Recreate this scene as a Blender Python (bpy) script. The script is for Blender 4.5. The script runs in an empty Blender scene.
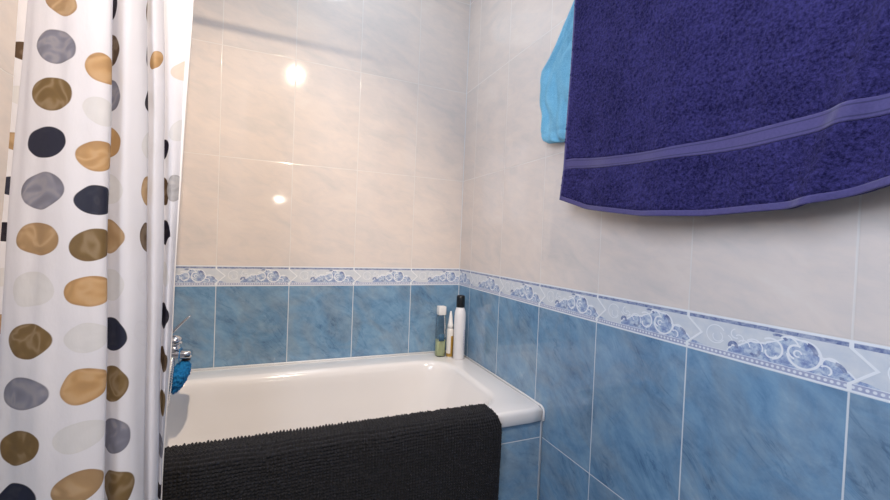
import bpy, bmesh, math, random
import numpy as np
from mathutils import Vector, Matrix

random.seed(4)
rng = np.random.default_rng(7)
scn = bpy.context.scene
COL = scn.collection
PI = math.pi

ZB = 0.905            # bottom of the decorated border course
TH = 0.4022           # height of one plain tile
BH = 0.075            # height of the border
TW = 0.25             # tile width
ZR = 0.600            # top of the bath rim
XL, YF, ZC = -1.25, -3.20, 2.45   # left wall, front wall, ceiling

# ------------------------------------------------------------------ helpers
def link(o, parent=None):
    COL.objects.link(o)
    if parent is not None:
        o.parent = parent
        o.matrix_parent_inverse = parent.matrix_world.inverted() if False else Matrix.Identity(4)
    return o

def tag(o, label, cat, group=None):
    o['label'] = label
    o['category'] = cat
    if group:
        o['group'] = group
    return o

def thing(name, label, cat, loc, group=None):
    o = bpy.data.objects.new(name, None)
    o.location = loc
    o.empty_display_size = 0.02
    COL.objects.link(o)
    return tag(o, label, cat, group)

def mesh_obj(name, verts, faces, mat, parent=None, smooth=True, base=None):
    """world-space verts; when parented to a thing they are moved into its frame"""
    verts = np.asarray(verts, dtype=float)
    off = np.zeros(3)
    p = parent
    while p is not None:
        off += np.array(p.location)
        p = p.parent
    if base is not None:
        off = off + np.array(base) - off
    me = bpy.data.meshes.new(name)
    me.from_pydata((verts - off).tolist(), [], [list(f) for f in faces])
    me.update()
    if smooth:
        me.polygons.foreach_set('use_smooth', [True] * len(me.polygons))
    o = bpy.data.objects.new(name, me)
    me.materials.append(mat)
    COL.objects.link(o)
    if parent is not None:
        o.parent = parent
    elif base is not None:
        o.location = base
    return o

def structure(o):
    o['kind'] = 'structure'
    return o

def join_geo(parts):
    V, Fc, n = [], [], 0
    for v, f in parts:
        V.extend([tuple(q) for q in v])
        Fc.extend([tuple(i + n for i in q) for q in f])
        n += len(v)
    return V, Fc

def g_box(x0, x1, y0, y1, z0, z1):
    v = [(x0, y0, z0), (x1, y0, z0), (x1, y1, z0), (x0, y1, z0),
         (x0, y0, z1), (x1, y0, z1), (x1, y1, z1), (x0, y1, z1)]
    f = [(0, 3, 2, 1), (4, 5, 6, 7), (0, 1, 5, 4), (1, 2, 6, 5), (2, 3, 7, 6), (3, 0, 4, 7)]
    return v, f

def g_rings(rings, closed=True, cap0=True, cap1=True):
    n = len(rings[0])
    v = [tuple(p) for r in rings for p in r]
    f = []
    for i in range(len(rings) - 1):
        for j in range(n if closed else n - 1):
            a, b = i * n + j, i * n + (j + 1) % n
            f.append((a, b, b + n, a + n))
    if cap0:
        f.append(tuple(reversed(range(n))))
    if cap1:
        f.append(tuple(range((len(rings) - 1) * n, len(rings) * n)))
    return v, f

def g_lathe(prof, cx, cy, z0=0.0, n=32, sx=1.0, sy=1.0, power=None):
    rings = []
    for r, z in prof:
        ring = []
        for k in range(n):
            a = 2 * PI * k / n
            c, s = math.cos(a), math.sin(a)
            if power:
                q = (abs(c) ** power + abs(s) ** power) ** (-1 / power)
                c, s = c * q, s * q
            ring.append((cx + r * c * sx, cy + r * s * sy, z0 + z))
        rings.append(ring)
    return g_rings(rings)

def g_tube(path, rad, n=12, ribs=None):
    P = [Vector(p) for p in path]
    rings = []
    t = (P[1] - P[0]).normalized()
    ref = Vector((0, 0, 1)) if abs(t.z) < 0.9 else Vector((1, 0, 0))
    nrm = t.cross(ref).normalized()
    for i, p in enumerate(P):
        t = (P[min(i + 1, len(P) - 1)] - P[max(i - 1, 0)]).normalized()
        nrm = (nrm - t * nrm.dot(t)).normalized()
        b = t.cross(nrm)
        r = rad(i) if callable(rad) else rad
        rings.append([tuple(p + (nrm * math.cos(2 * PI * k / n) + b * math.sin(2 * PI * k / n)) * r) for k in range(n)])
    return g_rings(rings)

def catmull(pts, sub):
    pts = np.asarray(pts, float)
    out = []
    n = len(pts)
    for i in range(n - 1):
        p0, p1, p2, p3 = pts[max(i - 1, 0)], pts[i], pts[i + 1], pts[min(i + 2, n - 1)]
        for k in range(sub):
            t = k / sub
            out.append(0.5 * ((2 * p1) + (-p0 + p2) * t + (2 * p0 - 5 * p1 + 4 * p2 - p3) * t * t
                              + (-p0 + 3 * p1 - 3 * p2 + p3) * t ** 3))
    out.append(pts[-1])
    return np.array(out)

def bevel(o, w, seg=3):
    m = o.modifiers.new('bevel', 'BEVEL')
    m.width, m.segments, m.limit_method = w, seg, 'ANGLE'
    return o

# ------------------------------------------------------------------ node language
class V:
    def __init__(s, T, sock): s.T, s.s = T, sock
    def __add__(a, b): return a.T.m('ADD', a, b)
    __radd__ = __add__
    def __sub__(a, b): return a.T.m('SUBTRACT', a, b)
    def __rsub__(a, b): return a.T.m('SUBTRACT', b, a)
    def __mul__(a, b): return a.T.m('MULTIPLY', a, b)
    __rmul__ = __mul__
    def __truediv__(a, b): return a.T.m('DIVIDE', a, b)
    def __lt__(a, b): return a.T.m('LESS_THAN', a, b)
    def __gt__(a, b): return a.T.m('GREATER_THAN', a, b)

class Mat:
    def __init__(s, name):
        s.mat = bpy.data.materials.new(name)
        s.mat.use_nodes = True
        s.nt = s.mat.node_tree
        s.nt.nodes.clear()
        s.out = s.nt.nodes.new('ShaderNodeOutputMaterial')
        s._pos = None
    def node(s, t, **kw):
        n = s.nt.nodes.new(t)
        for k, v in kw.items():
            setattr(n, k, v)
        return n
    def put(s, inp, v):
        if isinstance(v, V): s.nt.links.new(v.s, inp)
        elif v is not None:
            if isinstance(v, tuple) and len(v) == 3 and inp.type == 'RGBA': v = v + (1,)
            inp.default_value = v
    def m(s, op, a, b=None, c=None, clamp=False):
        n = s.node('ShaderNodeMath', operation=op, use_clamp=clamp)
        s.put(n.inputs[0], a)
        if b is not None: s.put(n.inputs[1], b)
        if c is not None: s.put(n.inputs[2], c)
        return V(s, n.outputs[0])
    def floor(s, a): return s.m('FLOOR', a)
    def abs(s, a): return s.m('ABSOLUTE', a)
    def mod1(s, a): return a - s.m('FLOOR', a)
    def mn(s, a, b): return s.m('MINIMUM', a, b)
    def mx(s, a, b): return s.m('MAXIMUM', a, b)
    def smooth(s, x, lo, hi):
        n = s.node('ShaderNodeMapRange', interpolation_type='SMOOTHSTEP')
        s.put(n.inputs[0], x)
        n.inputs[1].default_value, n.inputs[2].default_value = lo, hi
        return V(s, n.outputs[0])
    def pos(s):
        if s._pos is None:
            g = s.node('ShaderNodeNewGeometry')
            x = s.node('ShaderNodeSeparateXYZ')
            s.nt.links.new(g.outputs['Position'], x.inputs[0])
            s._pos = [V(s, o) for o in x.outputs]
        return s._pos
    def obj(s):
        g = s.node('ShaderNodeTexCoord')
        return V(s, g.outputs['Object'])
    def attr(s, name):
        a = s.node('ShaderNodeAttribute', attribute_name=name)
        return V(s, a.outputs['Fac'])
    def vec(s, x, y, z=0.0):
        n = s.node('ShaderNodeCombineXYZ')
        s.put(n.inputs[0], x); s.put(n.inputs[1], y); s.put(n.inputs[2], z)
        return V(s, n.outputs[0])
    def noise(s, vec, scale, detail=2.0, rough=0.5, dist=0.0):
        n = s.node('ShaderNodeTexNoise')
        if vec is not None: s.put(n.inputs['Vector'], vec)
        n.inputs['Scale'].default_value = scale
        n.inputs['Detail'].default_value = detail
        n.inputs['Roughness'].default_value = rough
        n.inputs['Distortion'].default_value = dist
        return V(s, n.outputs[0])
    def white(s, vec):
        n = s.node('ShaderNodeTexWhiteNoise', noise_dimensions='3D')
        s.put(n.inputs[0], vec)
        return V(s, n.outputs[0])
    def ramp(s, f, stops, interp='LINEAR'):
        n = s.node('ShaderNodeValToRGB')
        s.put(n.inputs[0], f)
        r = n.color_ramp
        r.interpolation = interp
        while len(r.elements) < len(stops): r.elements.new(0.5)
        for e, (p, c) in zip(r.elements, stops):
            e.position = p
            e.color = tuple(c) + ((1,) if len(c) == 3 else ())
        return V(s, n.outputs[0])
    def mix(s, f, a, b):
        n = s.node('ShaderNodeMix', data_type='RGBA')
        s.put(n.inputs[0], f); s.put(n.inputs[6], a); s.put(n.inputs[7], b)
        return V(s, n.outputs[2])
    def bump(s, h, strength=0.5, dist=0.001):
        n = s.node('ShaderNodeBump')
        n.inputs['Strength'].default_value = strength
        n.inputs['Distance'].default_value = dist
        s.put(n.inputs['Height'], h)
        return V(s, n.outputs[0])
    def bsdf(s, color, rough=0.5, normal=None, **kw):
        n = s.node('ShaderNodeBsdfPrincipled')
        s.put(n.inputs['Base Color'], color)
        s.put(n.inputs['Roughness'], rough)
        if normal is not None: s.put(n.inputs['Normal'], normal)
        for k, v in kw.items(): s.put(n.inputs[k.replace('_', ' ')], v)
        s.nt.links.new(n.outputs[0], s.out.inputs[0])
        return n

def lin(r, g, b):
    f = lambda c: (c / 255 / 12.92) if c / 255 <= 0.04045 else ((c / 255 + 0.055) / 1.055) ** 2.4
    return (f(r), f(g), f(b))

def simple(name, color, rough=0.5, var=0.06, scale=40, bump=0.0, **kw):
    M = Mat(name)
    o = M.obj()
    n = M.noise(o, scale, 3)
    c = M.mix(n, tuple(x * (1 - var) for x in color), tuple(min(1, x * (1 + var)) for x in color))
    nb = M.bump(M.noise(o, scale * 6, 3), bump, 0.001) if bump else None
    M.bsdf(c, rough, nb, **kw)
    return M.mat

# ------------------------------------------------------------------ ceramic tile materials
def blue_color(M, u, z, rnd):
    v = M.vec(u + rnd * 7.0, z + rnd * 3.1, rnd * 9.0)
    n1 = M.noise(v, 7.0, 9, 0.68, 0.9)
    # diagonal veins falling to the right: stretched, turned noise
    a = (u * 0.74 - z * 0.67 + rnd * 5.0)
    b = (z * 0.74 + u * 0.67 + rnd * 2.0)
    n2 = M.noise(M.vec(a * 7.0, b * 14.0, rnd * 4.0), 1.0, 9, 0.66, 1.6)
    n3 = M.noise(M.vec(a * 40.0, b * 80.0, rnd * 4.0), 1.0, 5, 0.7, 1.0)
    n5 = M.noise(M.vec(a * 5.0, b * 15.0, rnd * 4.0 + 8.0), 1.0, 6, 0.6, 1.2)
    n6 = M.noise(M.vec(u, z, rnd * 9.0 + 2.0), 11.0, 3)
    vein = M.smooth(M.abs(n5 - 0.5), 0.030, 0.0) * M.smooth(n6, 0.46, 0.62)
    f = n1 * 0.46 + n2 * 0.38 + n3 * 0.16 - vein * 0.075
    cool = M.ramp(f, [(0.32, lin(79, 112, 145)), (0.43, lin(105, 142, 175)), (0.51, lin(119, 156, 187)),
                      (0.59, lin(133, 167, 194)), (0.70, lin(161, 188, 207))])
    grey = M.ramp(f, [(0.32, lin(91, 114, 137)), (0.43, lin(117, 140, 161)), (0.51, lin(132, 155, 175)),
                      (0.59, lin(145, 166, 183)), (0.70, lin(169, 186, 197))])
    n4 = M.noise(M.vec(a * 7.0, b * 9.0, rnd * 6.0 + 3.0), 1.0, 4, 0.6, 1.0)
    return M.mix(M.smooth(n4, 0.36, 0.70) * 0.9, cool, grey)

def light_color(M, u, z, rnd):
    v = M.vec(u + rnd * 5.0, z * 2.2 + u * 0.5 + rnd * 2.3, rnd * 8.0)
    n1 = M.noise(v, 5.0, 7, 0.58, 0.8)
    n2 = M.noise(v, 16.0, 6, 0.62, 1.0)
    return M.ramp(n1 * 0.65 + n2 * 0.35, [(0.34, lin(211, 204, 199)), (0.46, lin(219, 209, 203)),
                                         (0.56, lin(225, 213, 205)), (0.70, lin(229, 219, 211))])

def grout_dist(M, x, period):
    """distance to the nearest joint of a periodic set of joints"""
    q = M.mod1(x / period + 0.5) - 0.5
    return M.abs(q) * period

def border_color(M, s, t):
    """s: mm from the tile's left joint (0..250), t: mm from the course's bottom edge (0..75)"""
    wob = M.noise(M.vec(s * 0.05, t * 0.05, 0.0), 1.0, 3)
    mott = M.noise(M.vec(s * 0.085, t * 0.085, 3.0), 1.0, 4, 0.65, 0.6)
    field = M.ramp(wob, [(0.3, lin(204, 210, 219)), (0.7, lin(220, 222, 225))])
    inkc = M.ramp(mott, [(0.36, lin(126, 142, 186)), (0.45, lin(156, 172, 204)), (0.53, lin(182, 196, 216)), (0.64, lin(208, 216, 226))])
    dark = M.ramp(mott, [(0.36, lin(104, 116, 158)), (0.48, lin(132, 144, 178)), (0.62, lin(172, 180, 200))])
    white = lin(236, 238, 242)
    # the acanthus mass
    env = M.ramp(s / 280.0, [(0.0, (0.05,) * 3), (0.04, (0.24,) * 3), (0.11, (0.20,) * 3), (0.16, (0.06,) * 3), (0.26, (0.04,) * 3), (0.30, (0.34,) * 3),
                             (0.36, (0.40,) * 3), (0.42, (0.54,) * 3), (0.50, (0.56,) * 3), (0.56, (0.70,) * 3), (0.63, (0.82,) * 3),
                             (0.70, (0.80,) * 3), (0.77, (0.52,) * 3), (0.83, (0.50,) * 3), (0.90, (0.30,) * 3), (0.97, (0.10,) * 3)])
    bw = M.node('ShaderNodeRGBToBW')
    M.put(bw.inputs[0], env)
    top = V(M, bw.outputs[0]) * 75.0 + (wob - 0.5) * 8.0
    mass = M.smooth(top - t, -0.6, 0.8)
    c = M.mix(mass, field, inkc)
    rim = M.smooth(M.abs(top - t), 2.0, 0.9)
    c = M.mix(rim * M.smooth(s, 60, 75), c, white)
    # scrolls: an open ring that curls into a smaller one
    def arc(c, cx, cy, R, w, a0, a1, line, fill=None):
        dx, dy = s - cx, t - cy
        r = M.m('SQRT', dx * dx + dy * dy)
        if fill is not None:
            c = M.mix(M.smooth(r, R + 0.5, R - 0.5), c, fill)
        th = M.mod1(M.m('ARCTAN2', dy, dx) / (2 * PI) - a0 / 360.0)      # 0..1 from the start angle
        ln = M.smooth(M.abs(r - R), w + 0.5, w - 0.5) * (th < (a1 - a0) / 360.0)
        return M.mix(ln, c, line)
    def scroll(c, cx, cy, R, w, a0, sgn, line, fill=None):
        # big arc of 300 degrees, then an inner arc tangent to its end
        a1 = a0 + 300
        c = arc(c, cx, cy, R, w, a0, a1, line, fill)
        e = math.radians(a0 if sgn < 0 else a1)
        r2 = R * 0.52
        c = arc(c, cx + (R - r2) * math.cos(e), cy + (R - r2) * math.sin(e), r2, w, (a0 - 200) if sgn < 0 else a1, a0 if sgn < 0 else (a1 + 200), line)
        return c
    # pale scroll on the field
    c = arc(c, 56, 40, 17, 0.8, 30, 330, white)
    c = arc(c, 60, 36, 9, 0.7, 150, 420, white)
    c = arc(c, 74, 30, 13, 0.8, -60, 70, white)
    c = arc(c, 92, 48, 8, 0.9, 100, 300, white)
    c = arc(c, 98, 40, 7, 0.9, -40, 140, white)
    c = arc(c, 88, 25, 6, 3.0, -20, 200, dark)
    # three rising curls
    c = arc(c, 106, 29, 10, 1.0, 0, 150, white)
    c = arc(c, 122, 31, 14, 1.1, -20, 140, white)
    c = arc(c, 124, 24, 7, 2.4, -150, 30, dark)
    c = arc(c, 148, 36, 17, 1.5, -80, 125, white)
    c = arc(c, 149, 29, 8.5, 1.4, -200, -20, white)
    c = arc(c, 158, 46, 15, 2.2, 35, 120, dark)
    c = arc(c, 172, 46, 15, 1.3, 20, 130, white)
    # the large scroll
    c = arc(c, 194, 37, 22, 1.8, -175, 100, white)
    c = arc(c, 184, 39, 11, 1.6, 60, 260, white)
    c = arc(c, 196, 42, 13, 3.0, -10, 80, dark)
    c = arc(c, 186, 37, 5, 1.2, 0, 300, white)
    # falling leaf
    c = arc(c, 228, 30, 11, 1.4, 20, 190, white)
    c = arc(c, 232, 22, 13, 2.6, 10, 85, dark)
    c = arc(c, 248, 17, 7, 2.6, 180, 330, dark)
    c = arc(c, 222, 21, 7, 1.2, -60, 140, white)
    # beads
    band = M.smooth(M.abs(t - 7.2), 4.6, 3.8)
    c = M.mix(band, c, M.mix(mott, lin(138, 146, 184), lin(196, 200, 216)))
    bx = (M.mod1(s / 7.8) - 0.5) * 7.8
    by = t - 7.2
    c = M.mix(M.smooth(M.m('SQRT', bx * bx + by * by), 3.0, 1.6) * 0.85, c, white)
    c = M.mix(M.smooth(M.abs(t - 12.2), 0.9, 0.4) * 0.7, c, white)
    # rule and edges
    c = M.mix(M.smooth(M.abs(t - 67.6), 3.5, 2.8), c, dark)
    c = M.mix(M.smooth(t, 71.2, 71.9), c, white)
    c = M.mix(M.smooth(t, 2.9, 2.1), c, white)
    return c

def tile_material(name, axis, u0, apron=False):
    M = Mat(name)
    x, y, z = M.pos()
    u = {'x': x, '-y': y * -1.0, 'y': y, '-x': x * -1.0}[axis]
    zr = z - ZB
    uu = u - u0
    iu = M.floor(uu / TW)
    gblue = lin(214, 219, 224)
    glight = lin(223, 217, 212)
    if apron:
        row = M.floor((z + 0.001 - (ZB - TH)) / TH)
        rnd = M.white(M.vec(iu, row, 4.0))
        d = M.mn(grout_dist(M, uu, TW), grout_dist(M, zr, TH))
        c = M.mix(M.smooth(d, 0.0016, 0.0010), blue_color(M, u, z, rnd), gblue)
        g = M.smooth(d, 0.0008, 0.0024)
        M.bsdf(c, M.mix(g, (0.5,) * 3, (0.13,) * 3), M.bump(g, 0.5, 0.0006))
        return M.mat
    isblue = zr < 0.0
    islight = zr > BH
    zl = zr - islight * BH
    row = M.floor(zl / TH) + islight * 20.0
    rnd = M.white(M.vec(iu, row, 4.0 if axis == 'x' else 11.0))
    cb = blue_color(M, u, z, rnd)
    cl = light_color(M, u, z, rnd)
    c = M.mix(islight, cb, cl)
    dv = grout_dist(M, uu, TW)
    dh = grout_dist(M, zl, TH)
    d = M.mn(dv, dh)
    inb = (1.0 - isblue) * (1.0 - islight)
    # border course with its arrow shaped joint
    t = zr / BH
    up = M.m('MULTIPLY', M.smoothlin(t, 0.84, 0.50), 0.030) if hasattr(M, 'smoothlin') else None
    k1 = M.m('DIVIDE', 0.84 - t, 0.34, clamp=True)
    k2 = M.m('DIVIDE', t - 0.15, 0.35, clamp=True)
    chev = M.mn(k1, k2) * 0.029
    ub = uu - chev
    s = (uu - M.floor(ub / TW) * TW) * 1000.0
    cbd = border_color(M, s, zr * 1000.0)
    dvb = grout_dist(M, ub, TW)
    c = M.mix(inb, c, cbd)
    gcol = M.mix(islight, gblue, glight)
    gm = M.smooth(d, 0.0017, 0.0010) * (1.0 - inb)
    c = M.mix(gm, c, gcol)
    c = M.mix(M.smooth(dvb, 0.0032, 0.0024) * inb, c, lin(236, 238, 241))
    # relief: joints sink, faces are very slightly uneven
    g = M.smooth(d, 0.0006, 0.0026) * (1.0 - inb) + M.smooth(dvb, 0.004, 0.002) * inb * 0.5 + inb * 0.6
    wav = M.noise(M.vec(u + rnd * 3.0, z, rnd), 9.0, 2)
    h = g * 0.0006 + wav * 0.0006
    rough = M.mix(gm, (0.06,) * 3, (0.6,) * 3)
    M.bsdf(c, rough, M.bump(h, 0.45, 1.0))
    return M.mat

# ------------------------------------------------------------------ room shell
m_back = tile_material('tiles_back', 'x', -0.2343)
m_right = tile_material('tiles_right', '-y', 0.1136)
m_left = tile_material('tiles_left', 'y', 0.0)
m_front = simple('cream_plaster', lin(214, 202, 190), 0.8, 0.03, 5)
m_ceil = simple('ceiling_paint', lin(238, 239, 241), 0.8, 0.02, 6)
M = Mat('floor_tiles')
fx, fy, fz = M.pos()
fd = M.mn(grout_dist(M, fx, 0.33), grout_dist(M, fy, 0.33))
M.bsdf(M.mix(M.smooth(fd, 0.003, 0.002), M.mix(M.noise(None, 8, 4), lin(120, 132, 142), lin(150, 160, 168)), lin(200, 200, 200)), 0.3)
m_floor = M.mat

def wall(name, box, mat):
    v, f = g_box(*box)
    return structure(mesh_obj(name, v, f, mat, smooth=False))

T = 0.08
wall('wall_back', (XL - T, T, 0, T, -0.0, ZC), m_back)
wall('wall_right', (0, T, YF - T, 0, -0.0, ZC), m_right)
wall('wall_front', (XL - T, T, YF - T, YF, -0.0, ZC), m_front)
wall('floor', (XL - T, T, YF - T, T, -T, 0), m_floor)
wall('ceiling', (XL - T, T, YF - T, T, ZC, ZC + T), m_ceil)
# left wall with an unseen window opening, added for cool side light
WY0, WY1, WZ0, WZ1 = -2.25, -1.30, 1.25, 2.10
v, f = join_geo([g_box(XL - T, XL, WY1, 0, 0, ZC), g_box(XL - T, XL, YF, WY0, 0, ZC),
                 g_box(XL - T, XL, WY0, WY1, 0, WZ0), g_box(XL - T, XL, WY0, WY1, WZ1, ZC)])
structure(mesh_obj('wall_left', v, f, m_left, smooth=False))
m_white = simple('white_paint', lin(232, 233, 235), 0.35, 0.02, 20)
fw = 0.05
v, f = join_geo([g_box(XL - 0.06, XL - 0.01, WY0, WY0 + fw, WZ0, WZ1), g_box(XL - 0.06, XL - 0.01, WY1 - fw, WY1, WZ0, WZ1),
                 g_box(XL - 0.06, XL - 0.01, WY0 + fw, WY1 - fw, WZ0, WZ0 + fw), g_box(XL - 0.06, XL - 0.01, WY0 + fw, WY1 - fw, WZ1 - fw, WZ1)])
structure(mesh_obj('added_window_1', v, f, m_white, smooth=False))  # frame of the added window, out of view

pane = mesh_obj('pane', *g_box(XL - 0.042, XL - 0.036, WY0 + fw, WY1 - fw, WZ0 + fw, WZ1 - fw), simple('frosted_glass', lin(225, 232, 238), 0.4, 0.02, 10, Transmission_Weight=0.6), bpy.data.objects['added_window_1'], smooth=False)

# white bead where the two tiled walls meet
m_bead = simple('white_grout', lin(226, 227, 229), 0.45, 0.03, 60)
v, f = g_box(-0.0022, -0.0001, -0.0022, -0.0001, ZR + 0.001, ZC - 0.001)
structure(mesh_obj('trim_1', v, f, m_bead, smooth=False))

# ------------------------------------------------------------------ bathtub
m_enamel = simple('white_enamel', lin(236, 233, 232), 0.12, 0.01, 6, Coat_Weight=0.4, Coat_Roughness=0.05)
m_apron = tile_material('tiles_apron', 'x', -0.2343, apron=True)
YR = -0.667
tub = thing('bathtub', 'white enamel bathtub with blue tiled side panel under a black mat', 'bathtub', (-0.625, -0.333, 0))

def rrect(x0, x1, y0, y1, r, n=160):
    """rounded rectangle sampled by angle about its centre"""
    cx, cy, hx, hy = (x0 + x1) / 2, (y0 + y1) / 2, (x1 - x0) / 2, (y1 - y0) / 2
    pts = []
    for k in range(n):
        # walk evenly along a superposition of corners
        a = 2 * PI * k / n
        c, s = math.cos(a), math.sin(a)
        lo, hi = 0.0, 3.0
        for _ in range(40):
            m = (lo + hi) / 2
            px, py = abs(c * m * hx), abs(s * m * hy)
            qx, qy = px - (hx - r), py - (hy - r)
            if qx > 0 and qy > 0: ins = qx * qx + qy * qy < r * r
            else: ins = px < hx and py < hy
            if ins: lo = m
            else: hi = m
        pts.append((cx + c * lo * hx, cy + s * lo * hy))
    return pts

rings = []
def ring(x0, x1, y0, y1, r, z, dz=None):
    rings.append([(px, py, z) for px, py in rrect(x0, x1, y0, y1, r)])
O = (XL + 0.001, -0.001, YR, -0.001)
def inset(b, d): return (b[0] + d, b[1] - d, b[2] + d, b[3] - d)
ring(*inset(O, 0.004), 0.012, ZR - 0.044)
ring(*O, 0.014, ZR - 0.040)
ring(*O, 0.014, ZR - 0.012)
ring(*inset(O, 0.002), 0.014, ZR - 0.005)
ring(*inset(O, 0.006), 0.014, ZR - 0.001)
ring(*inset(O, 0.012), 0.014, ZR)
I = (-1.165, -0.105, -0.612, -0.118)
ring(*inset(I, -0.014), 0.135, ZR)
ring(*inset(I, -0.007), 0.135, ZR - 0.001)
ring(*inset(I, 0.000), 0.130, ZR - 0.005)
ring(*inset(I, 0.006), 0.128, ZR - 0.013)
ring(*inset(I, 0.011), 0.126, ZR - 0.028)
for q in range(1, 12):
    t = q / 11
    z = ZR - 0.028 - 0.335 * t
    d = 0.011 + 0.03 * t + 0.045 * max(0, t - 0.72) ** 1.5 / 0.28 ** 1.5
    ring(I[0] + d + 0.03 * t, I[1] - d - 0.10 * t, I[2] + d, I[3] - d, 0.126 + 0.01 * t, z)
ring(I[0] + 0.17, I[1] - 0.27, I[2] + 0.12, I[3] - 0.12, 0.10, ZR - 0.385)
ring(I[0] + 0.35, I[1] - 0.45, I[2] + 0.21, I[3] - 0.21, 0.03, ZR - 0.388)
v, f = g_rings(rings, cap0=False, cap1=True)
basin = mesh_obj('basin', v, f, m_enamel, tub)
v, f = g_box(XL + 0.001, -0.001, -0.655, -0.625, 0, ZR - 0.041)
mesh_obj('side_panel', v, f, m_apron, tub, smooth=False)['label'] = 'blue tiled side panel'
parts = [g_tube([(XL + 0.006, -0.0045, ZR + 0.001), (-0.006, -0.0045, ZR + 0.001)], 0.0043, 8),
         g_tube([(-0.0036, -0.006, ZR + 0.0013), (-0.0036, -0.55, ZR + 0.0013), (-0.0036, -0.654, ZR - 0.0002), (-0.0036, -0.663, ZR - 0.005),
                 (-0.0036, -0.6665, ZR - 0.014), (-0.0036, -0.6665, ZR - 0.04), (-0.0036, -0.657, ZR - 0.046), (-0.0036, -0.657, 0.01)], 0.0035, 8)]
v, f = join_geo(parts)
mesh_obj('sealant', v, f, m_bead, tub)['label'] = 'white sealant bead'
m_chrome = simple('chrome', (0.62, 0.63, 0.65), 0.12, 0.02, 20, Metallic=1.0)
v, f = g_lathe([(0.03, 0), (0.03, 0.003), (0.022, 0.005), (0.018, 0.003), (0.001, 0.003)], -1.0, -0.37, ZR - 0.389)
mesh_obj('drain', v, f, m_chrome, tub)

# ------------------------------------------------------------------ bath mat: nubbly cloth folded over the front rim
def bath_mat():
    prof = [(-0.592, 0.40), (-0.594, 0.50), (-0.598, 0.560), (-0.605, 0.594), (-0.616, 0.6075), (-0.632, 0.6105),
            (-0.652, 0.6105), (-0.670, 0.6065), (-0.680, 0.597), (-0.685, 0.580), (-0.687, 0.55), (-0.686, 0.48), (-0.684, 0.40), (-0.682, 0.30)]
    P = catmull(prof, 24)
    seg = np.r_[0, np.cumsum(np.linalg.norm(np.diff(P, axis=0), axis=1))]
    pitch = 0.0078
    L = seg[-1]
    nr = int(L / pitch) * 5
    s = np.linspace(0, L, nr + 1)
    py, pz = np.interp(s, seg, P[:, 0]), np.interp(s, seg, P[:, 1])
    dy, dz = np.gradient(py, s), np.gradient(pz, s)
    ln = np.hypot(dy, dz)
    ny, nz = dz / ln, -dy / ln
    x0, x1 = -1.02, -0.171
    nc = int((x1 - x0) / pitch) * 5
    cx = np.linspace(x0, x1, nc + 1)
    S, X = np.meshgrid(s, cx, indexing='ij')
    wob = 0.0012 * np.sin(X * 21 + S * 9) + 0.0010 * np.sin(X * 47 - S * 30)
    a = np.abs(np.sin(PI * (X - x0) / pitch + 0.5 * np.sin(S * 25)))
    b = np.abs(np.sin(PI * (S + wob) / pitch))
    nub = np.sqrt(np.clip(a * b, 0, 1))
    rnd = rng.random((nr // 5 + 2, nc // 5 + 2))
    ri, rj = np.clip((S / pitch).astype(int), 0, nr // 5 + 1), np.clip(((X - x0) / pitch).astype(int), 0, nc // 5 + 1)
    hgt = 0.0082 * nub * (0.75 + 0.5 * rnd[ri, rj])
    # soft ridges where the cloth buckles along the fold
    crest = np.interp(S, [0, L], [0, 1])
    hgt += 0.0030 * np.exp(-((S - 0.262 - 0.004 * np.sin(X * 9)) / 0.006) ** 2) + 0.0022 * np.exp(-((S - 0.283 - 0.003 * np.sin(X * 7 + 1)) / 0.005) ** 2)
    # rounded side edges
    ed = np.minimum(X - x0, x1 - X)
    hgt *= np.clip(ed / 0.006, 0, 1) ** 0.5
    hgt += -0.004 * np.clip(1 - ed / 0.006, 0, 1)
    slow = 0.004 * np.sin(X * 6.3 + 0.6) * np.clip((0.62 - np.interp(S, s, pz)) / 0.2, 0, 1) * (S > L * 0.5)
    Xs = X + np.where(X > -0.3, 1, 0) * np.clip((X + 0.3) / 0.124, 0, 1) * (np.interp(S, s, [0] * len(s)) - 0.012 * np.clip((0.30 - S) / 0.05, 0, 1) + 0.008 * np.clip((S - 0.26) / 0.05, 0, 1))
    Yv = np.interp(S, s, py) + np.interp(S, s, ny) * (hgt + 0.0) - slow * 0
    Zv = np.interp(S, s, pz) + np.interp(S, s, nz) * hgt
    verts = np.stack([Xs, Yv, Zv], -1).reshape(-1, 3)
    back = np.stack([Xs, np.interp(S, s, py) - np.interp(S, s, ny) * 0.008, np.interp(S, s, pz) - np.interp(S, s, nz) * 0.008], -1)[::5, ::5]
    n, m = nr + 1, nc + 1
    faces = []
    idx = np.arange(n * m).reshape(n, m)
    q = np.stack([idx[:-1, :-1], idx[:-1, 1:], idx[1:, 1:], idx[1:, :-1]], -1).reshape(-1, 4)
    faces = q.tolist()
    bn, bm = back.shape[:2]
    bi = np.arange(bn * bm).reshape(bn, bm) + n * m
    q2 = np.stack([bi[:-1, :-1], bi[1:, :-1], bi[1:, 1:], bi[:-1, 1:]], -1).reshape(-1, 4)
    faces += q2.tolist()
    def rimf(fr, bk):   # stitch coarse back edge to fine front edge
        for k in range(len(bk) - 1):
            faces.append([int(fr[k * 5 + j]) for j in range(6)] + [int(bk[k + 1]), int(bk[k])])
    rimf(idx[:, 0], bi[:, 0]); rimf(idx[:, -1][::1], bi[:, -1]); rimf(idx[0], bi[0]); rimf(idx[-1], bi[-1])
    return np.concatenate([verts, back.reshape(-1, 3)]), faces

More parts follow.
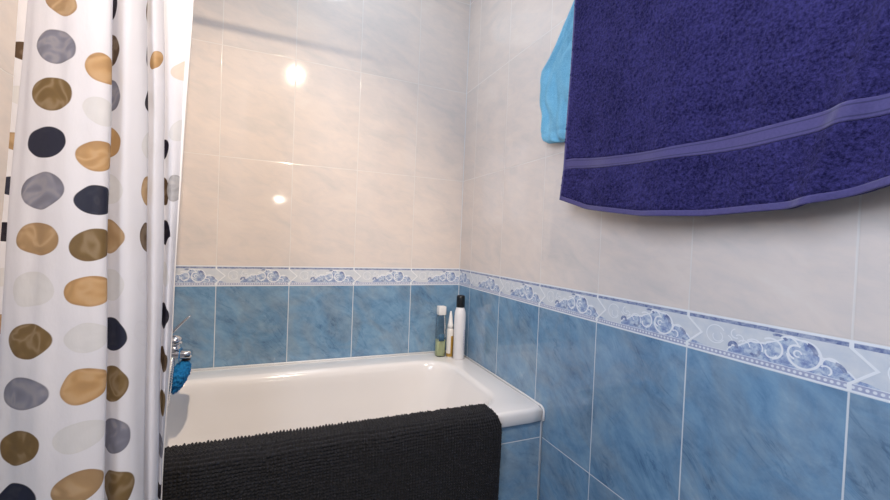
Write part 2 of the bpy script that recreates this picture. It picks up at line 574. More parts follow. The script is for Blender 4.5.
M = Mat('black_chenille')
n = M.noise(M.obj(), 160, 3)
c = M.ramp(n, [(0.3, lin(8, 9, 14)), (0.7, lin(25, 26, 34))])
M.bsdf(c, 0.95, M.bump(M.noise(M.obj(), 900, 2), 0.4, 0.001), Sheen_Weight=0.08, Sheen_Roughness=0.5)
v, f = bath_mat()
mat_o = mesh_obj('bath_mat', v, f, M.mat, base=(-0.6, -0.64, 0.30))
tag(mat_o, 'black nubbly bath mat draped over the front rim of the white bathtub', 'bath mat')

# ------------------------------------------------------------------ shower curtain and its rail
FEAT = [  # plan of the folds at three heights: x and y at z = 1.5, 1.1, 0.65
    ([-1.2089, -1.218, -1.2287], [-0.7139, -0.7324, -0.764]),
    ([-1.1691, -1.185, -1.1891], [-0.7241, -0.7425, -0.7738]),
    ([-1.1732, -1.1811, -1.1708], [-0.7638, -0.7957, -0.8544]),
    ([-1.1008, -1.0996, -1.0874], [-0.8133, -0.846, -0.9066]),
    ([-1.0482, -1.0374, -1.0146], [-0.8093, -0.8413, -0.8985]),
    ([-1.0926, -1.0815, -1.061], [-0.7311, -0.7612, -0.8126]),
    ([-1.0379, -1.0283, -1.0089], [-0.7804, -0.8113, -0.8653]),
    ([-1.0131, -0.9985, -0.9789], [-0.7565, -0.7865, -0.8373]),
    ([-1.022, -1.0090, -0.9920], [-0.7353, -0.7609, -0.806]),
    ([-1.0054, -0.9893, -0.9748], [-0.742, -0.7716, -0.8211]),
    ([-0.994, -0.9792, -0.9669], [-0.7276, -0.7567, -0.8048]),
    ([-0.9965, -0.9835, -0.9725], [-0.7178, -0.739, -0.778]),
    ([-0.9743, -0.9694, -0.9645], [-0.7181, -0.7467, -0.794]),
    ([-0.95, -0.9615, -0.9680], [-0.7162, -0.7331, -0.7601]),
]
def feat_at(z):
    zz = min(max(z, 0.62), 1.52)
    out = []
    for xs, ys in FEAT:
        cx, cy = np.polyfit([1.5, 1.1, 0.65], xs, 2), np.polyfit([1.5, 1.1, 0.65], ys, 2)
        x, y = np.polyval(cx, zz), np.polyval(cy, zz)
        x += np.polyval(np.polyder(cx), zz) * (z - zz) * 0.5
        y += np.polyval(np.polyder(cy), zz) * (z - zz) * 0.5
        if z > 1.52:      # gather back towards the rail
            k = ((z - 1.52) / 0.52) ** 1.3
            y = y + (-0.70 + (y + 0.74) * 0.45 - y) * k * 0.8
        out.append((x, y))
    return out
SUB = 14
zs = np.linspace(2.035, 0.14, 150)
rows = []
for z in zs:
    r = catmull(feat_at(z), SUB)
    rows.append(np.c_[r, np.full(len(r), z)])
CV = np.array(rows)
mid = catmull(feat_at(1.1), SUB)
uarc = np.r_[0, np.cumsum(np.linalg.norm(np.diff(mid, axis=0), axis=1))]
ncol = CV.shape[1]
# fine wrinkles along the cloth normal
tx = np.gradient(CV[:, :, 0], axis=1); ty = np.gradient(CV[:, :, 1], axis=1)
tl = np.hypot(tx, ty) + 1e-9
Ug, Zg = np.meshgrid(uarc, zs)
wr = 0.0011 * np.sin(Ug * 95 + 2.0 * np.sin(Zg * 3.1)) + 0.0007 * np.sin(Ug * 170 + Zg * 7) + 0.0009 * np.sin(Zg * 16 + Ug * 60)
CV[:, :, 0] += -ty / tl * wr
CV[:, :, 1] += tx / tl * wr
idx = np.arange(len(zs) * ncol).reshape(len(zs), ncol)
q = np.stack([idx[:-1, :-1], idx[1:, :-1], idx[1:, 1:], idx[:-1, 1:]], -1).reshape(-1, 4)
def U_at(i, t):       # arc length at a fraction of the stretch between two fold features
    k = (i + t) * SUB
    return float(np.interp(k, np.arange(ncol), uarc))

GO, SI, OL, NV, TN, PA, BR, BK = ('gold', 'silver', 'olive', 'navy', 'tan', 'pale', 'brown', 'black')
PC = dict(gold=lin(198, 160, 112), silver=lin(138, 141, 158), olive=lin(130, 108, 72), navy=lin(44, 48, 66), tan=lin(184, 154, 116),
          pale=lin(222, 224, 228), brown=lin(96, 78, 60), black=lin(38, 36, 50), none=lin(229, 231, 240), beige=lin(222, 212, 202), ash=lin(196, 197, 202))
NO = 'none'
# columns of dots: centre along the cloth, height of the first dot, spacing, half width, half height, colours downwards
COLS = [
    (U_at(0, 0.28), 1.405, 0.0795, 0.030, 0.017, [BR, PA, TN, NV, BK, PA, TN, NV, OL, SI, GO, BR]),
    (U_at(2, 0.68), 1.473, 0.0790, 0.0355, 0.0265, [TN, SI, OL, NV, SI, TN, PA, OL, SI, OL, NV, GO, SI]),
    (U_at(3, 0.64), 1.366, 0.0735, 0.0300, 0.0240, [GO, PA, GO, NV, OL, GO, PA, GO, PA, TN, NV, OL]),
    (U_at(5, 0.66), 1.503, 0.0834, 0.0300, 0.0270, [BK, BR, SI, GO, PA, TN, PA, NV, OL, SI, OL, TN]),
    (U_at(6, 1.00), 1.512, 0.0850, 0.0130, 0.0250, [BR, SI, BK, PA, TN, BR, NO, NO]),
    (U_at(8, 0.60), 1.425, 0.1700, 0.0110, 0.0200, [GO, NO]),
    (U_at(11, 0.22), 1.256, 0.0800, 0.0110, 0.0250, [BK, BR, BK, PA, BK, BR, OL, SI, BK]),
    (U_at(12, 0.25), 1.422, 0.1200, 0.0170, 0.0260, ['beige', PA, 'ash', NO]),
]
M = Mat('dotted_curtain')
u = M.attr('cloth_u')
_, _, z = M.pos()
warp = M.noise(M.vec(u, z, 0.0), 17.0, 1)
warp2 = M.noise(M.vec(u, z, 5.0), 17.0, 1)
uw = u + (warp - 0.5) * 0.014 
zw = z + (warp2 - 0.5) * 0.014
base = lin(229, 231, 240)
colr = None
wsum = None
swn = M.noise(M.vec(u, z, 2.0), 22.0, 1.0, 0.5, 1.2)
for ci, (uc, z0, dz, ax, az, seq) in enumerate(COLS):
    k = (z0 - zw) / dz
    n = M.floor(k + 0.5)
    r1 = M.white(M.vec(n, float(ci), 1.0))
    r2 = M.white(M.vec(n, float(ci), 7.0))
    dx = uw - uc - (z - 1.1) * (-0.045 if ci == 3 else -0.030 if ci == 6 else 0.030)
    dy = (k - n) * dz
    th = (z - 1.1) * 1.25 + (r2 - 0.5) * 0.5          # each dot leans its own way
    cs, sn = M.m('COSINE', th), M.m('SINE', th)
    lx2 = (dx * cs + dy * sn) / ax
    ly = (dy * cs - dx * sn) / az
    rr = M.m('SQRT', lx2 * lx2 * (0.9 + r1 * 0.25) + ly * ly * (0.85 + r2 * 0.3))
    valid = (n > -0.5) * (n < len(seq) - 0.5)
    mask = M.smooth(rr, 1.03, 0.97) * valid
    N = len(seq)
    dc = M.ramp((n + 0.5) / N, [(i / N, PC[s]) for i, s in enumerate(seq)], 'CONSTANT')
    # brushed agate swirl inside each dot
    f = M.mod1(swn * 2.2 + rr * 0.45 + r1)
    tri = M.abs(f - 0.5) * 2.0
    dark = M.mix(M.smooth(tri, 0.15, 0.95) * 0.38, dc, M.mix(0.55, dc, lin(58, 46, 44)))
    dcol = M.mix(M.smooth(tri, 0.55, 0.02) * 0.13, dark, lin(226, 214, 198))
    dcol = M.mix(M.smooth(rr, 0.82, 1.0) * 0.35, dcol, M.mix(0.5, dc, lin(60, 52, 54)))
    isplain = M.ramp((n + 0.5) / N, [(i / N, (1,) * 3 if s in (PA, NO, 'beige', NV, BK) else (0,) * 3) for i, s in enumerate(seq)], 'CONSTANT')
    bwn = M.node('ShaderNodeRGBToBW'); M.put(bwn.inputs[0], isplain)
    dcol = M.mix(V(M, bwn.outputs[0]) * 0.85, dcol, dc)
    colr = M.mix(mask, colr if colr is not None else base, dcol)
nb = M.bump(M.noise(M.vec(u * 2.0, z, 0.0), 34.0, 3), 0.25, 0.004)
pn = M.node('ShaderNodeBsdfPrincipled')
M.put(pn.inputs['Base Color'], colr); pn.inputs['Roughness'].default_value = 0.5
M.put(pn.inputs['Normal'], nb)
pn.inputs['Specular IOR Level'].default_value = 0.3
tn = M.node('ShaderNodeBsdfTranslucent')
M.put(tn.inputs['Color'], colr)
ms = M.node('ShaderNodeMixShader'); ms.inputs[0].default_value = 0.38
M.nt.links.new(pn.outputs[0], ms.inputs[1]); M.nt.links.new(tn.outputs[0], ms.inputs[2]); M.nt.links.new(ms.outputs[0], M.out.inputs[0])
cur = mesh_obj('shower_curtain', CV.reshape(-1, 3), q.tolist(), M.mat, base=(-1.08, -0.78, 0.14))
at = cur.data.attributes.new('cloth_u', 'FLOAT', 'POINT')
at.data.foreach_set('value', np.tile(uarc, len(zs)).astype(np.float32))
tag(cur, 'white shower curtain printed with gold, silver, brown and navy dots', 'shower curtain')
# sewn edge of the curtain on its right side
hr = CV[:, -1, :]
rings = []
for k in range(0, len(zs)):
    x, y, z = hr[k]
    rings.append([(x - 0.006, y - 0.0016, z), (x + 0.0012, y - 0.0016, z), (x + 0.0012, y + 0.0016, z), (x - 0.006, y + 0.0016, z)])
v, f = g_rings(rings)
m_hem = simple('curtain_hem', lin(238, 236, 236), 0.5, 0.02, 30)
mesh_obj('side_hem', v, f, m_hem, cur)

rail = thing('curtain_rail', 'white curtain rail across the bath above the dotted curtain', 'curtain rail', (-0.625, -0.70, 2.07))
v, f = g_tube([(XL + 0.004, -0.70, 2.07), (-0.004, -0.70, 2.07)], 0.0085, 20)
mesh_obj('pole', v, f, m_white, rail)
for xx in (XL + 0.0065, -0.0065):
    v, f = g_tube([(xx - 0.006, -0.70, 2.07), (xx + 0.006, -0.70, 2.07)], 0.026, 24)
    mesh_obj('end_flange', v, f, m_white, rail)
for i, xx in enumerate(np.linspace(-1.19, -0.96, 7)):
    pts = [(xx, -0.70 + 0.020 * math.cos(a), 2.060 + 0.020 * math.sin(a)) for a in np.linspace(0, 2 * PI, 25)]
    v, f = g_tube(pts, 0.002, 8)
    mesh_obj('ring', v, f, m_white, rail)

# ------------------------------------------------------------------ bath mixer on the left wall, hose and bath puff
MY = -0.33
mix = thing('bath_mixer', 'chrome single lever bath mixer behind the dotted curtain', 'tap', (XL, MY, 0.765))
v, f = join_geo([g_tube([(XL + 0.001, MY, 0.765), (XL + 0.006, MY, 0.765), (XL + 0.012, MY, 0.765), (XL + 0.013, MY, 0.765)], lambda i: [0.034, 0.034, 0.028, 0.02][i], 28),
                 g_tube([(XL + 0.012, MY, 0.765), (-1.10, MY, 0.762), (-1.07, MY, 0.758)], lambda i: [0.019, 0.021, 0.02][i], 24)])
mesh_obj('body', v, f, m_chrome, mix)
# spout: flat bar reaching over the bath
rings = []
for x, hy, z0, z1 in [(-1.10, 0.018, 0.741, 0.762), (-1.05, 0.019, 0.739, 0.760), (-1.015, 0.020, 0.737, 0.758), (-1.002, 0.018, 0.737, 0.757), (-0.998, 0.014, 0.740, 0.754)]:
    ring_ = []
    for k in range(20):
        a = 2 * PI * k / 20
        c, s = math.cos(a), math.sin(a)
        q4 = (abs(c) ** 4 + abs(s) ** 4) ** -0.25
        ring_.append((x, MY + hy * c * q4, (z0 + z1) / 2 + (z1 - z0) / 2 * s * q4))
    rings.append(ring_)
v, f = g_rings(rings)
sp = mesh_obj('spout', v, f, m_chrome, mix)
v, f = g_lathe([(0.0105, 0), (0.0105, 0.008), (0.006, 0.0085)], -1.012, MY, 0.729, 20)
m_dark = simple('dark_rubber', lin(32, 33, 36), 0.5, 0.05)
mesh_obj('aerator', v, f, m_dark, sp)
v, f = g_lathe([(0.017, 0.0), (0.017, 0.012), (0.014, 0.014), (0.014, 0.02), (0.020, 0.023), (0.021, 0.032), (0.018, 0.039), (0.011, 0.044), (0.002, 0.046)], -1.042, MY, 0.757, 28)
mesh_obj('cartridge_cap', v, f, m_chrome, mix)
pts = [(-1.058, 0.801), (-1.045, 0.816), (-1.028, 0.834), (-1.010, 0.853), (-1.004, 0.858)]
rings = []
for i, (x, z) in enumerate(pts):
    hw = [0.009, 0.010, 0.009, 0.007, 0.004][i]; th = [0.006, 0.005, 0.0038, 0.003, 0.002][i]
    rings.append([(x + th * 0.7 * math.sin(a), MY + hw * math.cos(a), z - th * 0.7 * math.sin(a)) for a in np.linspace(0, 2 * PI, 16, endpoint=False)])
v, f = g_rings(rings)
mesh_obj('lever', v, f, m_chrome, mix)
hp = catmull([(-1.044, MY - 0.010, 0.745), (-1.043, MY - 0.026, 0.712), (-1.046, MY - 0.034, 0.66), (-1.056, MY - 0.032, 0.60), (-1.08, MY - 0.02, 0.545),
              (-1.10, MY - 0.01, 0.53), (-1.125, MY, 0.56), (-1.14, MY + 0.01, 0.64), (-1.15, MY + 0.01, 0.74)], 24)
v, f = g_tube([tuple(p) for p in hp], lambda i: 0.0075 if i % 3 else 0.0060, 12)
mesh_obj('shower_hose', v, f, m_chrome, mix)['label'] = 'ribbed chrome hose'

bm = bmesh.new()
bmesh.ops.create_icosphere(bm, subdivisions=5, radius=1.0)
vv = np.array([v_.co[:] for v_ in bm.verts])
ff = [[w.index for w in f_.verts] for f_ in bm.faces]
bm.free()
fr = (np.sin(vv[:, 0] * 13 + 4 * np.sin(vv[:, 2] * 7)) * np.sin(vv[:, 1] * 15 + 3 * np.sin(vv[:, 0] * 6)) + 0.7 * np.sin(vv[:, 2] * 19 + 5 * np.sin(vv[:, 1] * 8 + vv[:, 0] * 5)))
vv = vv * (1 + 0.12 * fr + 0.05 * rng.standard_normal(len(vv)) * 0.6)[:, None]
vv = vv * np.array([0.023, 0.026, 0.043])
vv[:, 0] *= 1 + 0.25 * np.clip(vv[:, 2] / 0.044, -1, 1)
th = math.radians(24)
rx = vv[:, 0] * math.cos(th) + vv[:, 2] * math.sin(th) * 0.6
vv[:, 0] = rx
vv += np.array([-1.028, MY, 0.682])
m_puff = simple('blue_sponge', lin(14, 124, 190), 0.85, 0.3, 260, bump=0.8)
puff = mesh_obj('bath_sponge', vv, ff, m_puff, base=(-1.028, MY, 0.64))
tag(puff, 'bright blue bath sponge hanging below the chrome bath mixer', 'sponge')
cp = [(-1.026, MY + 0.0225 * math.cos(a), 0.742 + 0.023 * math.sin(a)) for a in np.linspace(0, 2 * PI, 33)]
v, f = g_tube(cp, 0.0012, 6)
mesh_obj('cord', v, f, m_puff, puff)

# ------------------------------------------------------------------ toiletries in the corner of the rim
ZT = ZR + 0.0006
G = 'toiletries in the corner of the bath rim'
b1 = thing('aerosol_bottle', 'tall white bottle with black cap in the bath corner', 'bottle', (-0.047, -0.124, ZT), G)
M = Mat('white_plastic_print')
bx, by, bz = M.pos()
base1 = M.mix(M.noise(M.obj(), 30, 2), lin(232, 230, 232), lin(240, 239, 241))
ang = M.m('ARCTAN2', by + 0.124, bx + 0.047)
pm = M.smooth(M.abs(ang + 0.95), 0.30, 0.22) * M.smooth(bz, ZT + 0.035, ZT + 0.045) * M.smooth(bz, ZT + 0.135, ZT + 0.125)
pn_ = M.noise(M.vec(ang * 14.0, bz * 300.0, 0.0), 1.0, 2)
M.bsdf(M.mix(pm * M.smooth(pn_, 0.48, 0.60) * 0.8, base1, lin(132, 128, 178)), 0.35)
v, f = g_lathe([(0.022, 0), (0.0243, 0.003), (0.0245, 0.15), (0.0245, 0.185), (0.0235, 0.200), (0.0195, 0.215), (0.0165, 0.222), (0.0165, 0.224)], -0.047, -0.124, ZT, 36)
mesh_obj('body', v, f, M.mat, b1)
m_blackp = simple('black_plastic', lin(24, 25, 28), 0.35, 0.05)
v, f = g_lathe([(0.0175, 0.222), (0.0180, 0.225), (0.0180, 0.266), (0.0165, 0.272), (0.012, 0.274), (0.001, 0.274)], -0.047, -0.124, ZT, 32)
mesh_obj('cap', v, f, m_blackp, b1)['label'] = 'black cap'

b2 = thing('nozzle_bottle', 'small white pointed nozzle bottle with amber label', 'bottle', (-0.078, -0.096, ZT), G)
M = Mat('amber_label_plastic')
bx, by, bz = M.pos()
side = M.smooth(bx, -0.081, -0.0795) * M.smooth(bz, ZT + 0.012, ZT + 0.014) * M.smooth(bz, ZT + 0.096, ZT + 0.094)
low = M.smooth(bz, ZT + 0.020, ZT + 0.018) * M.smooth(bz, ZT + 0.004, ZT + 0.006)
amb = M.mix(M.noise(M.obj(), 70, 2), lin(150, 112, 36), lin(196, 158, 70))
M.bsdf(M.mix(M.mx(side, low), lin(232, 228, 222), amb), 0.35)
v, f = g_lathe([(0.013, 0), (0.0148, 0.002), (0.0150, 0.10), (0.0145, 0.118), (0.0115, 0.128)], -0.078, -0.096, ZT, 28)
mesh_obj('body', v, f, M.mat, b2)
m_wp = simple('white_plastic', lin(236, 234, 232), 0.35, 0.02)
v, f = g_lathe([(0.0125, 0.127), (0.0125, 0.142), (0.0105, 0.146), (0.0075, 0.175), (0.0040, 0.198), (0.0025, 0.201), (0.0005, 0.201)], -0.078, -0.096, ZT, 24)
mesh_obj('nozzle', v, f, m_wp, b2)

b3 = thing('clear_bottle', 'clear bottle with white square cap and pale green liquid', 'bottle', (-0.111, -0.068, ZT), G)
M = Mat('clear_glass')
gb = M.node('ShaderNodeBsdfPrincipled')
gb.inputs['Base Color'].default_value = (0.93, 0.97, 0.97, 1)
gb.inputs['Roughness'].default_value = 0.03
gb.inputs['IOR'].default_value = 1.25
gb.inputs['Transmission Weight'].default_value = 1.0
M.nt.links.new(gb.outputs[0], M.out.inputs[0])
v, f = g_lathe([(0.017, 0), (0.0195, 0.002), (0.0200, 0.01), (0.0190, 0.12), (0.0170, 0.165), (0.0140, 0.178), (0.0100, 0.182)], -0.111, -0.068, ZT, 40, power=4)
mesh_obj('body', v, f, M.mat, b3)
M = Mat('green_liquid')
lq = M.bsdf(M.mix(M.noise(M.obj(), 40, 2), lin(196, 204, 160), lin(212, 216, 176)), 0.2, Transmission_Weight=0.15, IOR=1.2)
v, f = g_lathe([(0.0160, 0.004), (0.0182, 0.006), (0.0184, 0.012), (0.0180, 0.072), (0.001, 0.072)], -0.111, -0.068, ZT, 40, power=4)
mesh_obj('liquid', v, f, M.mat, b3)['label'] = 'pale green liquid'
m_lab = simple('teal_label', lin(52, 92, 122), 0.5, 0.25, 120)
rings = []
for zz in (0.070, 0.100):
    rings.append([(-0.111 + dx, -0.068 - 0.0203 + dy, ZT + zz) for dx, dy in ((-0.016, 0.0008), (-0.004, 0.0), (0.004, 0.0), (0.010, 0.0003), (0.010, 0.0009), (-0.016, 0.0014))])
v, f = g_rings(rings)
mesh_obj('label', v, f, m_lab, b3)['label'] = 'teal label'
v, f = g_lathe([(0.0165, 0.182), (0.0172, 0.184), (0.0172, 0.216), (0.0160, 0.219), (0.001, 0.219)], -0.111, -0.068, ZT, 40, power=8)
mesh_obj('cap', v, f, m_wp, b3)['label'] = 'white square cap'

# ------------------------------------------------------------------ towel rail and purple towel
trail = thing('towel_rail', 'chrome towel rail on right wall carrying the purple towel', 'towel rail', (0, -1.17, 1.90))
RX, RZ = -0.069, 1.90
v, f = g_tube([(RX, -0.72, RZ), (RX, -1.62, RZ)], 0.008, 18)
mesh_obj('bar', v, f, m_chrome, trail)
for yy in (-0.73, -1.61):
    v, f = join_geo([g_tube([(-0.001, yy, RZ), (-0.008, yy, RZ)], 0.022, 24), g_tube([(-0.006, yy, RZ), (RX, yy, RZ)], 0.008, 16)])
    mesh_obj('bracket', v, f, m_chrome, trail)

PYs = np.array([-0.798, -0.887, -1.064, -1.19, -1.325, -1.421, -1.50])
PZs = np.array([1.225, 1.195, 1.169, 1.164, 1.169, 1.190, 1.212])
BBy = [-0.828, -0.95, -1.09, -1.259, -1.415, -1.50]; BBz = [1.303, 1.288, 1.278, 1.271, 1.281, 1.291]
BTy = [-0.827, -0.95, -1.089, -1.258, -1.414, -1.50]; BTz = [1.329, 1.311, 1.299, 1.299, 1.306, 1.317]
def cint(y, ys, zs_):
    ys = np.asarray(ys)[::-1]; zz = np.asarray(zs_)[::-1]
    ys2 = np.linspace(ys[0], ys[-1], 400)
    z2 = np.interp(ys2, ys, zz)
    k = np.hanning(41); k /= k.sum()
    z3 = np.convolve(np.pad(z2, 20, mode='reflect', reflect_type='odd'), k, mode='valid')
    return np.interp(y, ys2, z3)
LZ = [1.10, 1.216, 1.303, 1.408, 1.588, 1.742, 1.91]
LY = [-0.780, -0.798, -0.809, -0.813, -0.821, -0.822, -0.822]
def towel_point(s, z):
    """s 0..1 across the front sheet, z height -> (x, y) of its outer face"""
    yl = np.interp(z, LZ, LY)
    y = yl + (-1.50 - yl) * s
    k = np.clip((1.88 - z) / 0.6, 0, 1)
    x = -0.0785 - k * (0.006 * np.sin((y + 0.8) * 17 + (z - 1.2) * 2.0) + 0.0035 * np.sin((y + 0.8) * 39 + (z - 1.2) * 4 + 1.0))
    # diagonal soft crease towards the near end
    dline = (y + 1.395) + (z - 1.35) * 0.32
    x = x - 0.016 * k * np.exp(-(dline / 0.018) ** 2) + 0.010 * k * np.exp(-((dline + 0.045) / 0.025) ** 2)
    return x, y
NS = 260
ss = np.linspace(0, 1, NS)
y_est = -0.80 + (-1.50 + 0.80) * ss
zb_ = cint(y_est, PYs, PZs); zbb = cint(y_est, BBy, BBz); zbt = cint(y_est, BTy, BTz)
rowsz, kinds = [], []
for t in np.linspace(0, 1, 5): rowsz.append(zb_ + 0.011 * t); kinds.append('hem')
for t in np.linspace(0, 1, 30)[1:]: rowsz.append(zb_ + 0.011 + (zbb - zb_ - 0.011) * t); kinds.append('pile')
kinds[-1] = 'band'
for t in np.linspace(0, 1, 11)[1:]: rowsz.append(zbb + (zbt - zbb) * t); kinds.append('band')
for t in np.linspace(0, 1, 190)[1:]: rowsz.append(zbt + (1.895 - zbt) * t); kinds.append('pile')
rowsz = np.array(rowsz)
FX, FY, FZ = [], [], []
def coarse_noise(nrow, ncl, cell):
    g = rng.standard_normal((nrow // cell + 3, ncl // cell + 3))
    a, b = np.arange(nrow) / cell, np.arange(ncl) / cell
    i, j = a.astype(int), b.astype(int)
    fa, fb = (a - i)[:, None], (b - j)[None]
    return (g[i][:, j] * (1 - fa) * (1 - fb) + g[i + 1][:, j] * fa * (1 - fb) + g[i][:, j + 1] * (1 - fa) * fb + g[i + 1][:, j + 1] * fa * fb)
PN = coarse_noise(len(rowsz), NS, 2) * 0.0013 + coarse_noise(len(rowsz), NS, 4) * 0.0004
for ri_, (zrow, kd) in enumerate(zip(rowsz, kinds)):
    x, y = towel_point(ss, zrow)
    pile = (0.0034 + PN[ri_] + 0.0006 * rng.standard_normal(NS)) if kd == 'pile' else np.zeros(NS) + 0.0004
    FX.append(x - pile); FY.append(y + (0.0006 * rng.standard_normal(NS) if kd == 'pile' else 0)); FZ.append(zrow)
front = np.stack([np.array(FX), np.array(FY), np.array(FZ)], -1)
over = []
for a in np.linspace(0, PI, 11)[1:]:
    over.append(np.stack([np.full(NS, RX) - 0.0125 * np.cos(a) - (1 - a / PI) * 0.0, front[-1, :, 1], np.full(NS, RZ + 0.002) + 0.0125 * np.sin(a)], -1))
backr = []
for z in np.linspace(1.89, 1.36, 60):
    backr.append(np.stack([np.full(NS, RX + 0.0125 - 0.001) + 0.001 * rng.standard_normal(NS), front[-1, :, 1] * 0.985 - 0.017, np.full(NS, z)], -1))
allr = np.concatenate([front, np.array(over), np.array(backr)])
nr = len(allr)
idx = np.arange(nr * NS).reshape(nr, NS)
q = np.stack([idx[:-1, :-1], idx[1:, :-1], idx[1:, 1:], idx[:-1, 1:]], -1).reshape(-1, 4)

def terry(name, dark, light, scale=330):
    M = Mat(name)
    o = M.obj()
    n = M.noise(o, scale, 3, 0.7)
    n2 = M.noise(o, 14, 3)
    c = M.ramp(n * 0.75 + n2 * 0.25, [(0.36, dark), (0.64, light)])
    M.bsdf(c, 0.95, M.bump(n, 1.0, 0.004), Sheen_Weight=0.10, Sheen_Roughness=0.5, Sheen_Tint=tuple(min(1, x * 3 + 0.1) for x in light), Specular_IOR_Level=0.15)
    return M.mat
m_purple = terry('purple_terry', lin(20, 18, 58), lin(64, 59, 116), 210)
tw = mesh_obj('bath_towel', allr.reshape(-1, 3), q[:, ::-1].tolist(), m_purple, base=(-0.07, -1.15, 1.164))
md = tw.modifiers.new('cloth', 'SOLIDIFY'); md.thickness = 0.004; md.offset = -1
tag(tw, 'dark purple terry bath towel hanging on the right wall', 'towel')
M = Mat('purple_woven_band')
o_ = M.obj()
wv = M.noise(o_, 260, 4, 0.7)
ba = M.attr('band_v')
line = M.mx(M.smooth(M.abs(ba - 0.22), 0.055, 0.03), M.smooth(M.abs(ba - 0.80), 0.05, 0.03))
cc = M.mix(wv, lin(54, 48, 98), lin(84, 76, 132))
cc = M.mix(line * 0.75, cc, lin(38, 34, 80))
M.bsdf(cc, 0.75, M.bump(wv, 0.35, 0.001), Sheen_Weight=0.25)
m_band = M.mat
def strip(name, rows_idx, lift, sl=slice(None)):
    P = front[rows_idx][:, sl].copy()
    P[:, :, 0] = np.stack([towel_point(ss, rowsz[i])[0][sl] for i in rows_idx]) - lift
    P[:, :, 1] = np.stack([towel_point(ss, rowsz[i])[1][sl] for i in rows_idx])
    n, m = P.shape[:2]
    i2 = np.arange(n * m).reshape(n, m)
    q = np.stack([i2[:-1, :-1], i2[:-1, 1:], i2[1:, 1:], i2[1:, :-1]], -1).reshape(-1, 4)
    o = mesh_obj(name, P.reshape(-1, 3), q.tolist(), m_band, tw)
    a = o.data.attributes.new('band_v', 'FLOAT', 'POINT')
    a.data.foreach_set('value', np.repeat(np.linspace(0, 1, n), m).astype(np.float32))
    s_ = o.modifiers.new('cloth', 'SOLIDIFY'); s_.thickness = 0.0015; s_.offset = 0
    return o
band_rows = [i for i, k in enumerate(kinds) if k == 'band']
wb = strip('woven_band', band_rows, 0.0014)
wb['label'] = 'smooth woven band, lighter purple'
hem_rows = [i for i, k in enumerate(kinds) if k == 'hem']
hb = strip('bottom_hem', hem_rows, 0.0022)
hb.data.attributes['band_v'].data.foreach_set('value', np.full(len(hb.data.vertices), 0.5, np.float32))
# narrow sewn left edge
P = []
rr_ = list(range(len(rowsz)))
rings = []
for i in rr_:
    x, y = towel_point(np.array([0.0]), rowsz[i][:1])
    x, y, z = float(x[0]), float(y[0]), float(rowsz[i][0])
    w = 0.0042
    rings.append([(x - 0.0040, y - w, z), (x - 0.0040, y + 0.0012, z), (x + 0.0030, y + 0.0012, z), (x + 0.0030, y - w, z)])
v, f = g_rings(rings)
sh = mesh_obj('side_hem', v, f, m_band, tw)
a = sh.data.attributes.new('band_v', 'FLOAT', 'POINT')
a.data.foreach_set('value', np.full(len(sh.data.vertices), 0.5, np.float32))

# ------------------------------------------------------------------ pale blue hand towel bunched on a hook behind it
hk = thing('wall_hook', 'chrome wall hook behind the purple towel holding the pale blue towel', 'hook', (0, -0.86, 1.83))
v, f = join_geo([g_tube([(-0.001, -0.86, 1.83), (-0.006, -0.86, 1.83)], 0.018, 24),
                 g_tube([(-0.005, -0.86, 1.83), (-0.022, -0.86, 1.826), (-0.030, -0.86, 1.832), (-0.033, -0.86, 1.845)], 0.004, 12)])
mesh_obj('peg', v, f, m_chrome, hk)
CZ = np.array([1.412, 1.424, 1.44, 1.465, 1.50, 1.54, 1.576, 1.61, 1.638, 1.67, 1.70, 1.74, 1.793, 1.815, 1.828])
CL = np.array([-0.660, -0.639, -0.634, -0.633, -0.626, -0.611, -0.603, -0.604, -0.614, -0.645, -0.676, -0.705, -0.752, -0.785, -0.825])
CR = np.array([-0.93, -0.94, -0.945, -0.95, -0.955, -0.955, -0.95, -0.945, -0.94, -0.93, -0.92, -0.91, -0.895, -0.885, -0.875])
rings = []
NZ = 110
for k in range(NZ):
    z = 1.412 + (1.828 - 1.412) * k / (NZ - 1)
    yl, yr = np.interp(z, CZ, CL), np.interp(z, CZ, CR)
    ring_ = []
    n = 72
    for j in range(n):
        a = 2 * PI * j / n
        c, s = math.cos(a), math.sin(a)
        e = 0.42
        sy = math.copysign(abs(c) ** 0.8, c)
        sx = math.copysign(abs(s) ** e, s)
        yy = (yl + yr) / 2 + (yl - yr) / 2 * sy
        q_ = (yl - yy)
        fold = 0.50 * math.sin(q_ * 135 + (1.83 - z) * 17 + 1.2) + 0.42 * math.sin(q_ * 72 - (1.83 - z) * 30) + 0.20 * math.sin(q_ * 230 + (1.83 - z) * 55)
        h = 0.0135 * (1 + (fold if s < 0 else 0))
        # rolled lower edge
        h *= np.interp(z, [1.412, 1.420, 1.436, 1.446, 1.456, 1.50, 1.80, 1.828], [0.35, 0.85, 1.0, 0.80, 0.98, 1.0, 0.8, 0.35])
        yj = yy + 0.0035 * math.sin(z * 62) * max(0, c) * np.interp(z, [1.42, 1.46, 1.6, 1.7], [0.2, 1, 1, 0.5])
        zz = z - 0.022 * np.clip((yl - yy) / 0.16, 0, 1) * np.clip((1.6 - z) / 0.18, 0, 1)
        ring_.append((-0.0240 + h * sx, yj, zz))
    rings.append(ring_)
v, f = g_rings(rings)
m_cyan = terry('pale_blue_terry', lin(106, 180, 218), lin(150, 214, 244), 420)
cy = mesh_obj('hand_towel', v, f, m_cyan, base=(-0.024, -0.78, 1.412))
tag(cy, 'pale blue hand towel bunched behind the purple bath towel', 'towel')

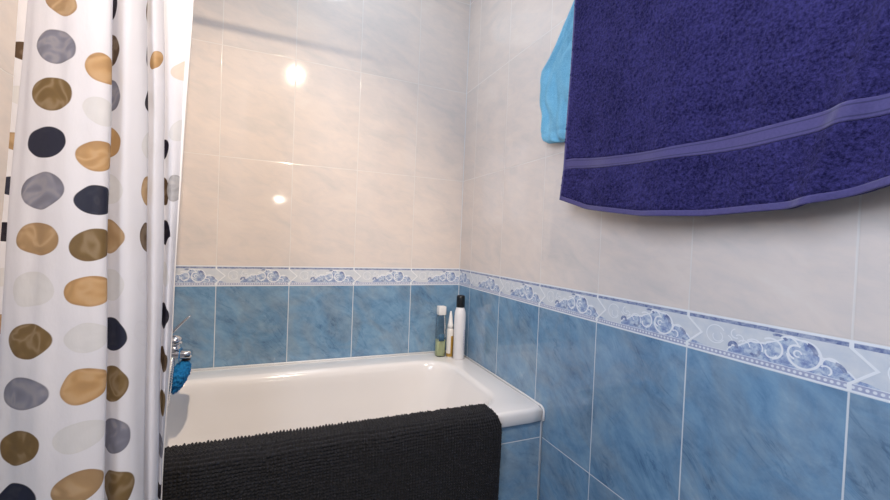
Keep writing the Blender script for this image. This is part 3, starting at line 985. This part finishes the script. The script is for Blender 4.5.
# ------------------------------------------------------------------ lamps
def light(name, kind, loc, target, energy, color, **kw):
    L = bpy.data.lights.new(name, kind)
    L.energy, L.color = energy, color
    for k, v in kw.items(): setattr(L, k, v)
    o = bpy.data.objects.new(name, L)
    o.location = loc
    d = Vector(target) - Vector(loc)
    o.rotation_euler = d.to_track_quat('-Z', 'Y').to_euler()
    COL.objects.link(o)
    return o
cl = thing('ceiling_spotlight', 'round recessed spotlight in the white ceiling', 'ceiling light', (-0.69, -1.86, ZC))
v, f = g_lathe([(0.055, -0.006), (0.060, -0.005), (0.060, -0.0005), (0.040, -0.0005), (0.040, -0.006)], -0.69, -1.86, ZC, 40)
f = f[:-2]
mesh_obj('trim_ring', v, f, m_white, cl)
light('spot_lamp', 'SPOT', (-0.69, -1.86, ZC - 0.02), (-1.02, 0.0, 0.66), 136, (1.0, 0.79, 0.575), spot_size=math.radians(66), spot_blend=0.75, shadow_soft_size=0.018)
light('added_window_fill', 'AREA', (XL - 0.008, (WY0 + WY1) / 2, (WZ0 + WZ1) / 2), (0, (WY0 + WY1) / 2, (WZ0 + WZ1) / 2), 18.8, (0.73, 0.83, 1.0), shape='RECTANGLE', size=0.83, size_y=0.73)  # cool side fill placed in the added window
tl_ = thing('added_ceiling_lamp', 'round white ceiling lamp, unseen, added above the bathtub for overhead light', 'ceiling light', (-0.60, -0.45, ZC))
v, f = g_lathe([(0.235, -0.022), (0.24, -0.018), (0.24, -0.0005), (0.225, -0.0005), (0.225, -0.022)], -0.60, -0.45, ZC, 48)
f = f[:-2]
mesh_obj('housing', v, f, m_white, tl_)
light('added_ceiling_fill', 'AREA', (-0.60, -0.45, ZC - 0.026), (-0.60, -0.45, 0), 4.1, (0.79, 0.91, 1.0), shape='DISK', size=0.44)  # unseen lamp, added for soft light from above on wall and towel
wl = thing('mirror_lamp', 'small oval lamp on the wall opposite the bath', 'lamp', (-0.79, YF, 1.50))
v, f = g_box(-0.83, -0.75, YF + 0.001, YF + 0.012, 1.475, 1.525)
bevel(mesh_obj('backplate', v, f, m_white, wl, smooth=False), 0.004)
light('mirror_lamp_light', 'AREA', (-0.79, YF + 0.02, 1.50), (-0.79, 0, 1.40), 1.2, (1.0, 0.86, 0.70), shape='ELLIPSE', size=0.06, size_y=0.022)

w = bpy.data.worlds.new('World')
scn.world = w
w.use_nodes = True
w.node_tree.nodes['Background'].inputs[0].default_value = (0.75, 0.85, 1.0, 1)
w.node_tree.nodes['Background'].inputs[1].default_value = 0.5

# ------------------------------------------------------------------ camera
cam = bpy.data.cameras.new('camera')
cam.sensor_width = 36.0
cam.lens = 396.3 / 890 * 36.0
cam.clip_start = 0.02
co = bpy.data.objects.new('camera', cam)
R = Vector((0.92214471, -0.38482585, 0.03947403)); U = Vector((-0.02878, 0.03344, 0.99902)); F = Vector((0.38577083, 0.92238321, -0.01975024))
U = (-(F.cross(R))).normalized() if (-(F.cross(R))).z > 0 else F.cross(R).normalized()
m = Matrix(((R.x, U.x, -F.x, -0.77352), (R.y, U.y, -F.y, -1.66363), (R.z, U.z, -F.z, 1.09917), (0, 0, 0, 1)))
co.matrix_world = m
COL.objects.link(co)
scn.camera = co
scn.view_settings.view_transform = 'Standard'
scn.view_settings.look = 'None'
scn.view_settings.gamma = 1.0
scn.view_settings.exposure = 0.0
